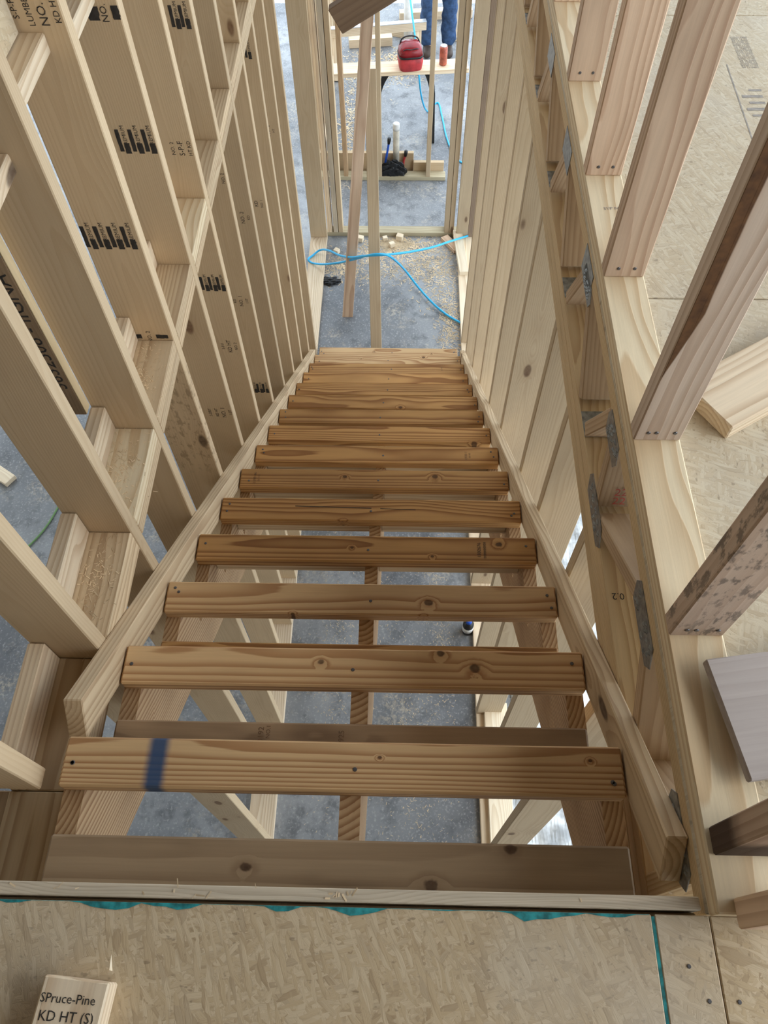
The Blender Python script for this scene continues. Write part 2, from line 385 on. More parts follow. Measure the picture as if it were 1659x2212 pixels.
for k, t in ((-1, .42), (0, .405), (1, .449), (2, .392), (3, .42)):
    abox('blocking', (-.6935, -.602), (yk(k)+.039, yk(k+1)-.001), (t-.038, t), M['pine'], wl, axis='y')
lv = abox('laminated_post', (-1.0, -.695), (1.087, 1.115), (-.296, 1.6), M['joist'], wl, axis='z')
abox('veneer_edge', (-.6948, -.693), (1.087, 1.115), (-.290, 1.6), M['lvl'], wl, axis='z', bev=0)
stamp(lv, '3632508 - IIGNA', (-.722, 1.087, -.02), (0, 0, 1), (-1, 0, 0), .036)
abox('gusset_plate', (-.80, -.697), (1.0855, 1.0868), (.20, .30), M['steel'], wl, bev=0)
abox('sheathing_panel', (-.662, -.648), (1.16, 1.422), (.452, 1.9), M['sheath'], wl, bev=0)
abox('header', (-.654, XL), (3.995, 5.304), (-.52, -.385), M['grey'], wl, axis='y')
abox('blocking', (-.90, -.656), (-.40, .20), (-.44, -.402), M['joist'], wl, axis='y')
# stamps on the broad faces that look towards the landing
def face_l(k, dx, z): return (XL-dx, yk(k), z)
UP, RT = (0, 0, 1), (1, 0, 0)
def premium(k, z, n=3, sp=.034, x0=.03):
    for i in range(n):
        x = x0 + i*sp
        stamp(studs_l[k], 'PREMIUM', face_l(k, x, z+.012), UP, (-1, 0, 0), .0105)
        inkbar(studs_l[k], face_l(k, x+.0165, z), UP, (-1, 0, 0), .062, .0105)
        inkbar(studs_l[k], face_l(k, x, z-.022), UP, (-1, 0, 0), .030, .0145)
def grade(k, z, x0=.02, txt=('KD HT', 'NO. 2', 'S-P-F', 'NLGA')):
    for i, t in enumerate(txt):
        stamp(studs_l[k], t, face_l(k, x0+.026*i, z), UP, (-1, 0, 0), .012 if i != 1 else .017)
premium(2, -.03, 4, .033, .018); premium(3, .02, 3, .034, .012); grade(4, -.21, .012, ('HT KD', 'S-P-F', 'NO. 2'))
premium(5, .018, 2, .030, .018); grade(2, .49, .012, ('KD HT', 'NO. 2', 'LUMBER', 'S-P-F'))
inkbar(studs_l[3], face_l(3, .062, .33), UP, (-1, 0, 0), .03, .026); stamp(studs_l[3], 'NO. 2', face_l(3, .036, .34), UP, (-1, 0, 0), .016); inkbar(studs_l[3], face_l(3, .010, .332), UP, (-1, 0, 0), .03, .018)
premium(4, -.748, 3, .03, .012); grade(5, -1.13, .02, ('1.0T', 'NO. 1', 'KD')); grade(4, -1.075, .02, ('NO. 2', 'KD HT', 'S-P-F')); grade(7, -1.116, .02, ('NO. 1', 'KD'))
premium(5, -1.70, 3, .028, .014); grade(3, -1.105, .008, ('1.0T', 'NO. 1', 'KD HT', 'S-DRY')); grade(8, -1.987, .09, ('HT', 'KD')); grade(5, -.536, .012, ('NO. 2',))
premium(8, -.58, 1, .04, .03); grade(9, -1.15, .03, ('HT', 'NO. 2')); grade(6, -.95, .02, ('KD', 'NO. 2'))
inkbar(studs_l[2], face_l(2, .105, -.372), RT, UP, .034, .016); stamp(studs_l[2], 'NO. 2', face_l(2, .066, -.372), UP, (-1, 0, 0), .012); inkbar(studs_l[2], face_l(2, .03, -.372), RT, UP, .034, .014)
# ------------------------------------------------------------------ right stud wall of the ground floor
XR = .5525
wr = empty('wall_right', (XR+.07, 2, Z), kind='structure')
abox('bottom_plate', (XR, XR+.14), (.0, 5.36), (Z, Z+.038), M['pine'], wr)
for z0 in (-.363, -.4015):
    abox('top_plate', (XR-.010, XR+.14), (-.6, 5.36), (z0, z0+.0378), M['truss'], wr)
for y in (.03, .43, .825, 1.215, 1.545, 2.046, 2.451, 2.866, 3.28, 3.727, 4.10):
    abox('stud', (XR, XR+.14), (y, y+.038), (Z+.038, -.4018), M['spruce_r'], wr, axis='z')
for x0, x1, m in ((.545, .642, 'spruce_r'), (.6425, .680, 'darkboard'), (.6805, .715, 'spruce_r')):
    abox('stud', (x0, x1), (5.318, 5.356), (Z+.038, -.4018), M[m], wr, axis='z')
# ------------------------------------------------------------------ doorway wall across the foot of the stairs
wh = empty('wall_hall', (0, 5.41, Z), kind='structure')
abox('bottom_plate', (-.56, .70), (5.368, 5.457), (Z, Z+.038), M['treated'], wh)
for x, m in ((-.552, 'pine'), (-.500, 'osb_rim'), (-.458, 'spruce'), (.446, 'spruce_r'), (.487, 'spruce_r')):
    abox('stud', (x, x+.038), (5.368, 5.457), (Z+.038, -.45), M[m], wh, axis='z')
abox('header', (-.56, .70), (5.368, 5.457), (-.62, -.45), M['truss'], wh)
# ------------------------------------------------------------------ plumbing wall beyond it
wf = empty('wall_far', (0, 6.19, Z), kind='structure')
abox('bottom_plate', (-.70, .47), (6.13, 6.22), (Z, Z+.038), M['treated'], wf)
for x in (-.45, -.143, .293):
    abox('stud', (x, x+.038), (6.13, 6.22), (Z+.038, -.45), M['spruce_r' if x > -.4 else 'stringer'], wf, axis='z')
abox('blocking', (-.70, .18), (6.262, 6.30), (Z, Z+.185), M['spruce'], wf)
abox('blocking', (.18, .455), (6.222, 6.26), (Z, Z+.12), M['spruce'], wf)
abox('top_plate', (-.70, .47), (6.13, 6.22), (-.45, -.41), M['spruce'], wf)
ws = empty('wall_side', (-.75, 7.3, Z), kind='structure')
abox('bottom_plate', (-.74, -.65), (6.30, 8.6), (Z, Z+.038), M['pine'], ws)
for y in (6.55, 6.95, 7.35, 7.75, 8.15, 8.55):
    abox('stud', (-.74, -.65), (y, y+.038), (Z+.038, -.45), M['pine'], ws, axis='z')
abox('top_plate', (-.74, -.65), (6.30, 8.6), (-.45, -.41), M['pine'], ws)
ws2 = empty('wall_side', (.65, 8.75, Z), kind='structure')
abox('bottom_plate', (.60, .69), (8.5, 9.0), (Z, Z+.038), M['pine'], ws2)
for y in (8.55, 8.95):
    abox('stud', (.60, .69), (y, y+.038), (Z+.038, -.45), M['pine'], ws2, axis='z')
abox('top_plate', (.60, .69), (8.5, 9.0), (-.45, -.41), M['pine'], ws2)

# ------------------------------------------------------------------ upper floor: landing, deck, rim
up = empty('floor', (0, -.5, 0), kind='structure')
abox('osb_sheet', (-1.3, .4580), (-1.4, -.0275), (-.023, 0), M['osb'], up, bev=.0015)
abox('osb_sheet', (.4630, .5390), (-1.4, -.0275), (-.023, 0), M['osb'], up, axis='y', bev=.0015)
abox('osb_sheet', (.5405, 1.9), (-1.4, -.0275), (-.023, 0), M['osb'], up, bev=.0015)
abox('osb_sheet', (.5425, 1.76), (-.0245, 1.20), (-.023, 0), M['osb_d'], up, bev=.0015)
abox('osb_sheet', (.5425, 1.76), (1.203, 2.42), (-.023, 0), M['osb_d'], up, bev=.0015)
abox('osb_sheet', (.5425, 1.76), (2.423, 3.8), (-.023, 0), M['osb_d'], up, bev=.0015)
abox('rim_board', (-1.3, .5300), (-.0215, -.0035), (-.30, 0), M['osb_rim'], up, bev=.0015)
abox('rim_joist', (-1.3, .5300), (-.062, -.0225), (-.30, -.0235), M['spruce'], up)
for x in (-.9, -.45, .0, .40):
    abox('joist', (x, x+.04), (-1.4, -.0635), (-.30, -.0235), M['spruce'], up)
# teal edge seal brushed along the sheet edges
def smear(name, x0, x1, y, depth, horizontal=True):
    n = 60; a, b = [], []
    for i in range(n+1):
        x = x0+(x1-x0)*i/n
        d = depth*max(.06, .25+.5*math.sin(i*.9)+.5*math.sin(i*.37+1)+random.uniform(-.3, .3))
        a.append((x, y, .0006)); b.append((x, y-d, .0006))
    return mesh_obj(name, a+b, [(i, n+1+i, n+2+i, i+1) for i in range(n)], M['teal'], up)
smear('edge_paint', -.60, .455, -.0278, .010)
abox('edge_paint', (.4583, .4627), (-1.2, -.03), (-.02, -.0012), M['teal'], up, axis='y', bev=0)
for x in (.50, .52, .56): nail(up, (x, -.09-.04*(x > .51), 0), r=.003)

fo = empty('floor', (0, 5.1, -.3), kind='structure')        # upstairs floor again beyond the well; unseen, put in to darken the hall
abox('osb_sheet', (-.70, .5415), (4.02, 6.30), (-.023, 0), M['osb'], fo, bev=.0015)
abox('osb_sheet', (.5425, 1.76), (3.803, 6.30), (-.023, 0), M['osb'], fo, bev=.0015)
for y in (4.02, 4.42, 4.82, 5.22, 5.62, 6.02):
    abox('joist', (-.70, 1.76 if y > 4.6 else .5415), (y, y+.038), (-.30, -.024), M['spruce'], fo)
# ------------------------------------------------------------------ floor truss along the right of the well
TX0, TX1 = .5425, .6315
xm = (TX0+TX1)/2
tr = empty('floor_truss', (xm, 1.5, -.325), 'open web wooden floor truss with steel plates along the right of the stairwell', 'truss')
abox('top_chord', (TX0, TX1), (-.0245, 3.8), (-.0615, -.0235), M['truss'], tr)
bc = abox('bottom_chord', (TX0, TX1), (-.0245, 3.8), (-.325, -.287), M['truss'], tr)
zt, zb = -.0625, -.286
def web(y0, y1, mat='web'):         # bottom node y0 to top node y1
    a, b = V((xm, y0, zb)), V((xm, y1, zt)); d = (b-a)
    o = beam('web', (a+b)/2, d, (1, 0, 0), (d.length-.034*abs(d.z)/d.length*0-.03, .088, .036), M[mat], tr)
    return o
nodes = [(.25, .08), (.25, .45), (.80, .47), (.83, .885), (1.05, .92)]
nw = [web(a, b) for a, b in nodes]
bot = [1.13, 1.61, 2.09, 2.57, 3.05]
for b in bot:
    web(b, b+.20, 'web'); web(b+.37, b+.24, 'web')
wv = abox('web', (TX0, TX1), (.02, .058), (-.286, -.0625), M['truss'], tr, axis='z')
def gusset(y, z, L, W, x, tilt=0):
    h, l = W/2, L/2
    poly = [(-l, -h*.2), (-l*.72, h), (l*.85, h), (l, h*.25), (l*.8, -h), (-l*.8, -h)]
    m = frame((x, y, z), (0, math.cos(tilt), math.sin(tilt)), (0, -math.sin(tilt), math.cos(tilt)))
    g = prism('gusset_plate', poly, .0016, M['steel'], tr, m)
    for i in range(22):             # pressed teeth
        a, b = random.uniform(-l*.7, l*.7), random.uniform(-h*.7, h*.7)
        mesh_obj('tooth', [(a-.006, b-.002, .0009), (a+.006, b-.002, .0009), (a+.006, b+.002, .0009), (a-.006, b+.002, .0009), (a, b, .0045)],
                 [(0, 1, 4), (1, 2, 4), (2, 3, 4), (3, 0, 4)], M['steel'], g, m @ Matrix.Rotation(math.pi, 4, 'X'))
    return g
for y, z, L, W in ((.87, -.082, .13, .060), (.815, -.280, .19, .062), (.45, -.080, .17, .060), (.085, -.080, .15, .056), (1.33, -.08, .12, .05)):
    gusset(y, z, L, W, TX0-.0009)
for b in bot:
    abox('gusset_plate', (TX0+.002, TX1-.002), (b-.10, b-.022), (-.2868, -.2852), M['steel'], tr, bev=0)
    abox('gusset_plate', (TX0-.0017, TX0-.0001), (b+.17, b+.29), (-.10, -.03), M['steel'], tr, bev=0)
stamp(nw[3], '22\n22', (.588, .822, -.232), (1, 0, 0), (0, .24, .97), .022, M['ink_red'], lift=.0015, name='crayon_mark')
stamp(bc, '0.2', (.568, .603, -.287), (-1, 0, 0), (0, -1, 0), .016)

# ------------------------------------------------------------------ upper stud wall standing on the deck at the right
wu = empty('wall_upper', (xm, 1, 0), kind='structure')
pl = abox('bottom_plate', (TX0-.004, TX1-.002), (-.028, 3.8), (0, .038), M['plate'], wu)
su = []
for y, m in ((1.994, 'pink'), (1.584, 'pink'), (1.226, 'pink'), (.777, 'bark'), (.379, 'mould'), (2.42, 'pink'), (2.83, 'pink')):
    su.append(abox('stud', (TX0-.003, TX1-.003), (y, y+.038), (.038, 2.4), M[m], wu, axis='z'))
    for dx in ((.02, .035, .07) if y < 1 else (.025, .06)): nail(su[-1], (TX0+dx, y, .062), (0, -1, 0))
abox('stud', (TX0+.004, TX1+.004), (.046, .084), (.038, 2.4), M['wane'], wu, axis='z')
abox('stud', (TX0+.020, TX1+.020), (-.046, -.008), (.038, 2.4), M['pink'], wu, axis='z')
rows = ['01032 5500', '00 1180 32', '24 16 0000', '8320 11 05']
stamp(up, '\n'.join(rows[(i*3) % 4] for i in range(19)), (1.080, 2.215, 0), (1, 0, 0), (0, 1, 0), .0075, M['ink_faint'])
for i in range(5): inkbar(up, (1.055+.012*random.uniform(-1, 1), 1.90+.030*i, 0), (1, 0, 0), (0, 1, 0), random.uniform(.03, .06), random.uniform(.008, .016), M['ink_faint'])
inkbar(up, (1.012, 1.97, 0), (.02, 1, 0), (-1, .02, 0), .36, .0035, M['ink_faint'], 'chalk_line')
inkbar(up, (.735, 2.08, .0), (.6, .8, 0), (-.8, .6, 0), .06, .04, M['black'])
stamp(pl, 'SYP NO. 2', (.60, 1.46, .038), (1, .05, 0), (-.05, 1, 0), .010, M['ink_faint'])

# ------------------------------------------------------------------ the staircase
st = empty('staircase', (0, 2, Z), 'rough timber staircase with temporary plank treads descending to the ground floor', 'staircase')
SL = RISE/RUN
TL, TR = -.5138, .5070
def stringer(x):
    pts = [(0, -.30), (0, -RISE-.038)]
    yk2 = lambda k: 0 if k == 0 else k*RUN-.014
    for k in range(1, 16):
        if k > 1: pts.append((yk2(k-1), -k*RISE-.0385))
        pts.append((yk2(k), -k*RISE-.0385))
    pts.append((yk2(15), Z))
    low = lambda y: -.0385-RISE-SL*y-.175
    pts.append(((low(0)-Z)/SL, Z)); pts.append((0, low(0)))
    pts.pop(0)
    m = Matrix(((0, 0, 1, x), (1, 0, 0, 0), (0, 1, 0, 0), (0, 0, 0, 1)))
    # local frame whose X follows the slope so the grain runs along the plank
    a = math.atan(SL); R = Matrix.Rotation(-a, 4, 'Z')
    loc = [(R.inverted() @ V((p[0], p[1], 0))) for p in pts]
    return prism('stringer', [(q.x, q.y) for q in loc], .038, M['stringer'], st, m @ R)
for x in (-.494, .013, .4865): stringer(x)
treads = {}
KN = {-1: [(-0.1552, -0.001, 0.011), (0.1588, -0.0229, 0.014), (0.2964, 0.0366, 0.012)], 1: [(0.0687, 0.0168, 0.004), (0.45, 0.0185, 0.005)], 2: [(-0.0709, 0.0114, 0.009), (0.1947, 0.0356, 0.011), (0.2704, 0.0027, 0.014)], 3: [(-0.1729, -0.0452, 0.006), (0.1764, -0.0079, 0.012), (0.1642, -0.0496, 0.007)], 4: [(-0.0427, 0.0021, 0.006), (0.3986, 0.0188, 0.011), (0.1984, -0.0238, 0.006)], 5: [(-0.0921, -0.0504, 0.009)], 6: [(-0.1104, 0.0092, 0.009), (0.2322, 0.0144, 0.013)], 8: [(0.4349, -0.0455, 0.013)], 10: [(0.0962, -0.0359, 0.011)], 14: [(-0.1833, 0.0081, 0.006), (0.252, 0.0265, 0.012)], 15: [(-0.1045, 0.0024, 0.006), (0.3174, -0.0106, 0.006)]}
for k in range(1, 16):
    pale = k <= 3 or k >= 14  # brighter light at stair head and foot put into the tread colour
    la, da = ((.62, .41, .21), (.33, .15, .055)) if pale else (SYP_L, SYP_D)
    if k == 1: m = wood('tread_pine_blue_paint', la, da, ring=1.0, spacing=.0062, knots=0, blotch=.12, kn=KN[1], stripe=(0, -.354, -.320, (.008, .055, .14), .009))
    elif k in KN: m = wood('tread_pine_%d' % k, la, da, ring=.95, spacing=.008+.001*(k % 3), knots=0, blotch=.22, kn=KN[k], wave=.03)
    else: m = M['tread']
    c = ((TL+TR)/2, k*RUN-.0445, -k*RISE-.019)
    a = random.uniform(-.003, .003)
    x1 = TR + random.uniform(-.004, 0)
    treads[k] = beam('tread', c, (1, a, 0), (0, 1, 0), (TR-TL-.004, .0889, .038), m, st, .004)
    z = -k*RISE
    for xx in (-.485, .482):
        nail(treads[k], (xx+random.uniform(-.01, .01), k*RUN-.045+random.uniform(-.02, .02), z))
        if k % 2: nail(treads[k], (xx+random.uniform(-.01, .01), k*RUN-.045+random.uniform(-.025, .025), z))
    nail(treads[k], (.012+random.uniform(-.02, .02), k*RUN-.05, z))
for k, m in ((1, 'tread_dark'), (2, 'tread_dark'), (3, 'tread')):
    treads[-k] = beam('back_tread', (-.003, k*RUN-.1686-.0445, -k*RISE-.019), (1, 0, 0), (0, 1, 0), (1.0, .0889, .038), (wood('weathered_tread', (.40, .285, .175), (.20, .12, .065), ring=.5, spacing=.016, knots=0, blotch=.75, kn=KN[-1], wave=.045) if k == 1 else M[m]), st, .004)
    if k == 1: treads[-k]['label'] = 'grey-brown weathered board at the head of the stairs'
treads[1]['label'] = 'topmost tread with a band of blue spray paint'
for k in range(4, 12):
    abox('riser_cleat', (-.474, -.007), (k*RUN-.056, k*RUN-.018), (-k*RISE-.13, -k*RISE-.0415), M['skirt'], st)
    abox('riser_cleat', (.033, .4665), (k*RUN-.056, k*RUN-.018), (-k*RISE-.13, -k*RISE-.0415), M['skirt'], st)
inkbar(treads[5], (-.13, 5*RUN-.036, -5*RISE), (1, -.02, 0), (.02, 1, 0), .26, .0028, M['ink'], 'crack')
inkbar(treads[5], (.09, 5*RUN-.041, -5*RISE), (1, -.03, 0), (.03, 1, 0), .12, .0022, M['ink'], 'crack')
def skirt(x0, x1, y0, y1):
    d = V((0, 1, -SL)).normalized(); n = V((0, SL, 1)).normalized()
    xc = (x0+x1)/2
    a = V((xc, y0, -SL*y0+.029)); b = V((xc, y1, -SL*y1+.029))
    c = (a+b)/2 - n*.0445
    return beam('skirt_board', c, d, n, ((b-a).length, .089, x1-x0), M['skirt'], st)
skirt(-.5535, -.5155, .337, 3.70); skirt(.5085, .5415, .080, 3.72)
def tread_mark(k, text, x, size=.011, dy=-.045, mat='ink_brown'):
    stamp(treads[k], text, (x, abs(k)*RUN+dy, -abs(k)*RISE), (0, 1, 0), (-1, 0, 0), size, M[mat])
tread_mark(4, '1302676', .335, .0105, -.045, 'ink'); tread_mark(4, '0000000000', .352, .008, -.045, 'ink')
tread_mark(6, '1190 46', -.455); tread_mark(6, '00 110', -.44, .008); tread_mark(7, '0930 1', .37); tread_mark(7, '00 00', .385, .008)
tread_mark(13, '10 44', .36)
tread_mark(-2, '10192', -.19, .012, -.20); tread_mark(-2, '0925', -.02, .012, -.20); tread_mark(-2, 'KD NO.1', -.175, .009, -.20)

# ------------------------------------------------------------------ loose lumber
DB = V((-.165*.83+.095*.17, 2.66, 0)) + V((.867, 0, .498))*.37 + V((-.498, 0, .867))*.0445 + V((0, 0, -.168))
def lumber(name, c, X, Y, dims, mat, label, group=None):
    return tag(beam(name, c, X, Y, dims, M[mat]), label, 'lumber', group)
a, b = V((-.3375, 4.43, Z+.012)), V((-.150, 5.335, -1.30)); d = (b-a)
lumber('plank', (a+b)/2+V((0, -.012, 0)), d, (1, 0, 0), (d.length+.12, .083, .019), 'pink', 'long leaning plank whose foot rests on the hall floor left of centre')
a, b = V((-.098, 4.02, Z+.012)), V((-.150, 5.335, -1.755)); d = (b-a)
lumber('plank', (a+b)/2+V((0, -.012, 0)), d, (1, 0, 0), (d.length, .083, .019), 'spruce_r', 'shorter leaning plank whose foot is hidden behind the lowest stair tread')
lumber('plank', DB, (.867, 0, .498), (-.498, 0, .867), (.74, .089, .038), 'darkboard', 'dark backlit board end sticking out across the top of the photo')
# grey board lying over the plate
x0, x1 = .586, 1.55
lumber('plank', ((x0+x1)/2, .215+.095, .035+.0085+.004), (1, .16, -.036), (-.16, 1, 0), (x1-x0, .186, .016), 'grey', 'smooth grey board lying across the bottom plate between two studs')
lumber('plank', (1.02, .985+.085, .0195), (.85, .53, 0), (-.53, .85, 0), (.76, .14, .038), 'pine', 'short thick plank with clean cut end lying on the upstairs deck')
sc = lumber('offcut', (-.332, -.222, .0195), (.085, 1, 0), (-1, .085, 0), (.20, .089, .038), 'pine', 'stamped pine offcut lying on the landing in the near left corner')
stamp(sc, 'SPruce-Pine', (-.330, -.146, .0385), (1, -.04, 0), (.04, 1, 0), .011)
stamp(sc, 'KD HT (S)', (-.328, -.166, .0385), (1, -.04, 0), (.04, 1, 0), .012)
mesh_obj('splinter', [(-.285, -.113, .03), (-.281, -.113, .03), (-.280, -.094, .05), (-.283, -.112, .038)], [(0, 1, 2), (1, 3, 2), (3, 0, 2), (0, 3, 1)], M['offcut'], sc)
lumber('plank', (.575, 5.11, Z+.055), (.08, -1, 0), (1, .08, 0), (.52, .075, .038), 'offcut', 'white pine board lying along the right side of the hall floor')
lumber('offcut', (.50, 5.25, Z+.0195), (.55, -.83, 0), (.83, .55, 0), (.20, .07, .038), 'pink', 'short brown offcut under the white board by the doorway')
lumber('offcut', (.615, 4.98, Z+.017), (1, .2, 0), (-.2, 1, 0), (.10, .05, .034), 'stringer', 'small dark offcut propping the white board at the right wall')
for i, (x, y, s, lab) in enumerate(((-.465, 5.155, .045, 'small square block on the hall floor beside the left plank'), (-.27, 5.31, .05, 'pale square block between the two leaning planks by the sill'),
        (.065, 5.33, .055, 'largest white block right of the planks against the sill'), (-.06, 5.32, .04, 'small pinkish block just right of the shorter leaning plank'), (.0, 5.24, .045, 'tan block half buried in the shavings below the sill'))):
    lumber('block', (x, y, Z+s*.42), (1, random.uniform(-.6, .6), 0), (0, 1, 0), (s, s*.9, s*.84), 'offcut', lab, 'cut blocks on the hall floor')
lumber('plank', (-2.80, 2.92, Z+.0195), (.7, -.45, 0), (.45, .7, 0), (.5, .089, .038), 'offcut', 'pale board end on the concrete in the room left of the stairs')
for i, (x, y, ang, L, lab) in enumerate(((-.28, 8.42, .12, .46, 'pale lumber lying at the far edge of the slab on the left'), (.02, 8.62, -.35, .40, 'short lumber piece crossing the far lumber pile'),
        (-.42, 8.72, 1.2, .3, 'stubby lumber piece at the left end of the far pile'), (.42, 8.98, .1, .8, 'long lumber lying behind the person at the slab edge'))):
    lumber('lumber_piece', (x, y, Z+.045), (math.cos(ang), math.sin(ang), 0), (-math.sin(ang), math.cos(ang), 0), (L, .089, .088), 'pine', lab, 'lumber at the far slab edge')
lumber('plank', (.66, .72, Z+.058), (0, 1, .0), (1, 0, 0), (1.1, .13, .038), 'offcut', 'white board lying on the bottom plate beneath the stairs at right')

# ------------------------------------------------------------------ hoses and cords
ZH = Z+.008
hp = [(0.95, 5.62, -3.155), (0.8, 5.5, -3.155), (0.728, 5.409, -3.196), (0.665, 5.36, -3.181), (0.466, 5.0, -2.956), (0.308, 4.75, -2.809), (0.128, 4.56, -2.695), (-0.024, 4.4, -2.583), (-0.1, 4.37, -2.563), (-0.194, 4.42, -2.614), (-0.291, 4.56, -2.746), (-0.394, 4.72, -2.865), (-0.508, 4.95, -3.009), (-0.596, 5.1, -3.131), (-0.661, 5.062, -3.157), (-0.693, 5.016, -3.157), (-0.655, 4.972, -3.157), (-0.544, 4.85, -3.065), (-0.396, 4.7, -2.916), (-0.273, 4.55, -2.755), (-0.176, 4.4, -2.597), (-0.09, 4.36, -2.546), (-0.014, 4.4, -2.591), (0.059, 4.55, -2.788), (0.133, 4.8, -3.106), (0.228, 4.7, -3.17), (0.339, 4.53, -3.172), (0.449, 4.42, -3.189), (0.556, 4.33, -3.184), (0.6, 4.28, -3.155)]
tag(tube('air_hose', spline(hp, 6), .0085, M['hose']), 'bright blue air hose looping across the hall floor at the stair foot', 'hose')
hp2 = [(.06, 9.1, Z+.35), (.09, 8.6, Z+.62), (.135, 7.6, Z+.80), (.20, 7.12, Z+.60), (.245, 6.98, Z+.30), (.32, 7.2, ZH), (.42, 7.35, ZH), (.46, 7.1, ZH), (.50, 6.75, ZH), (.58, 6.45, ZH), (.75, 6.3, ZH)]
tag(tube('air_hose', spline(hp2, 8), .008, M['hose']), 'blue air hose draped down behind the red bag and onto the far floor', 'hose')
tag(tube('extension_cord', spline([(-2.25, 3.2, ZH), (-2.21, 2.75, ZH), (-2.24, 2.5, ZH), (-2.33, 2.3, ZH), (-2.5, 2.1, ZH)], 6), .006, M['hose_g']), 'green extension cord on the concrete of the room left of the stairs', 'cord')

# ------------------------------------------------------------------ rough plumbing
def lathe(name, prof, mat, parent, loc, seg=20, smooth=True):
    n = len(prof); vs = [(r*math.cos(2*math.pi*k/seg), r*math.sin(2*math.pi*k/seg), z) for r, z in prof for k in range(seg)]
    fs = [(i*seg+k, i*seg+(k+1) % seg, (i+1)*seg+(k+1) % seg, (i+1)*seg+k) for i in range(n-1) for k in range(seg)]
    fs += [tuple(range(seg-1, -1, -1)), tuple(range((n-1)*seg, n*seg))]
    return mesh_obj(name, vs, fs, mat, parent, Matrix.Translation(V(loc)), smooth)
dp = empty('drain_pipe', (.022, 6.24, Z+.038), 'short white drain pipe standing up out of the far wall sill', 'pipe')
lathe('pipe', [(.028, 0), (.028, .40), (.024, .40), (.024, .30)], M['pvc_dirty'], dp, (.022, 6.241, Z+.038))
lathe('pipe_cap', [(.0305, .385), (.0305, .405), (.03, .44), (.024, .445)], M['pvc'], dp, (.022, 6.241, Z+.038))
def pex(mat, x, y, pts, label):
    e = empty('water_pipe', (x, y, Z+.04), label, 'pipe')
    tube('tube', spline(pts, 5), .010, M[mat], e)
    p = V(pts[-1]); tube('end_cap', [p-V((0, 0, .005)), p+V((.004, 0, .03)), p+V((.006, 0, .05))], [.012, .017, .016], M['black'], e)
pex('pexb', -.06, 6.24, [(-.085, 6.235, Z+.06), (-.07, 6.24, Z+.14), (-.052, 6.245, Z+.24), (-.045, 6.245, Z+.29)], 'blue water pipe stub with black cap left of the drain pipe')
pex('pexr', .09, 6.24, [(.085, 6.235, Z+.06), (.092, 6.24, Z+.13), (.105, 6.245, Z+.17)], 'red water pipe stub with black cap right of the drain pipe')
def crumple(name, c, rx, ry, rz, mat, label, cat, seed=1, n=26):
    rd = random.Random(seed); bm = bmesh.new(); bmesh.ops.create_icosphere(bm, subdivisions=4, radius=1)
    ph = [rd.uniform(0, 6) for _ in range(9)]
    for v in bm.verts:
        p = v.co.copy(); d = 1+.16*math.sin(7*p.x+ph[0])*math.sin(6*p.y+ph[1])+.12*math.sin(13*p.y+ph[2]+5*p.z)+.08*math.sin(21*p.x+ph[3])*math.sin(19*p.z+ph[4])
        v.co = V((p.x*rx*d, p.y*ry*d, max(0, p.z*rz*d+rz*.25)))
    me = bpy.data.meshes.new(name); bm.to_mesh(me); bm.free(); me.materials.append(M[mat])
    return tag(place(bpy.data.objects.new(name, me), Matrix.Translation(V(c))), label, cat)
crumple('plastic_wrap', (-.005, 6.165, Z+.04), .115, .035, .10, 'black', 'crumpled black plastic wrapped around the pipe stubs in the sill', 'plastic')
pp = empty('standpipe', (.118, 8.18, Z), 'tall white standpipe in a cement sleeve beyond the bench', 'pipe')
lathe('sleeve', [(.055, 0), (.056, .12), (.050, .17)], M['cement'], pp, (.118, 8.18, Z))
lathe('pipe', [(.045, .17), (.045, .60), (.040, .60), (.040, .5)], M['pvc'], pp, (.118, 8.18, Z))

bo = empty('bottle', (.52, 1.74, Z), 'small dark bottle with a blue cap on the concrete under the stairs', 'bottle')
lathe('body', [(.030, 0), (.033, .01), (.033, .11), (.016, .135)], M['black'], bo, (.52, 1.74, Z))
lathe('label', [(.0335, .035), (.0335, .085)], M['pvc'], bo, (.52, 1.74, Z))
lathe('cap', [(.018, .134), (.019, .165), (.012, .168)], M['pexb'], bo, (.52, 1.74, Z))
# ------------------------------------------------------------------ bench with bag and can, second trestle
ZT = Z+.70
be = empty('bench', (.05, 6.72, Z), 'work bench of a pale plank on a black plastic sawhorse beyond the doorway', 'bench')
beam('bench_top', (.02, 6.735, ZT-.019), (1, .075, 0), (-.075, 1, 0), (1.25, .17, .038), M['pine'], be)
def arch(y):
    pts = []
    for sg, x0, x1 in ((-1, .153, .235), (1, .153, .205)):
        inn = [(x0+(x1-x0)*math.sin(t*math.pi/2)**.9, -.03-.21*t) for t in [i/8 for i in range(9)]] + [(x1+.005, -.679)]
        poly = [(sg*p[0], p[1]) for p in inn + [(x1+.06, -.679), (x1+.045, -.2), (x0+.06, -.02), (x0-.02, -.02)]]
        if sg > 0: poly.reverse()
        prism('sawhorse_leg', poly, .035, M['black'], be, frame((.1135, y, ZT-.02), (1, 0, 0), (0, 0, 1)))
arch(6.71); arch(6.78)
b2 = empty('trestle', (-.15, 8.0, Z), 'second trestle with a white aluminium faced rail behind the bench', 'bench')
beam('rail', (-.19, 7.93, -2.795), (1, .16, 0), (-.16, 1, 0), (.98, .05, .075), M['pine'], b2)
beam('rail_cap', (-.19, 7.93, -2.752), (1, .16, 0), (-.16, 1, 0), (.98, .055, .009), M['alu'], b2, .001)
for x, y in ((.22, 8.0), (-.60, 7.87)):
    for t in (1, -1): beam('leg', (x, y+.07*t, (Z-2.83)/2), (0, -.13*t, .37), (1, 0, 0), (.385, .06, .03), M['pine'], b2)
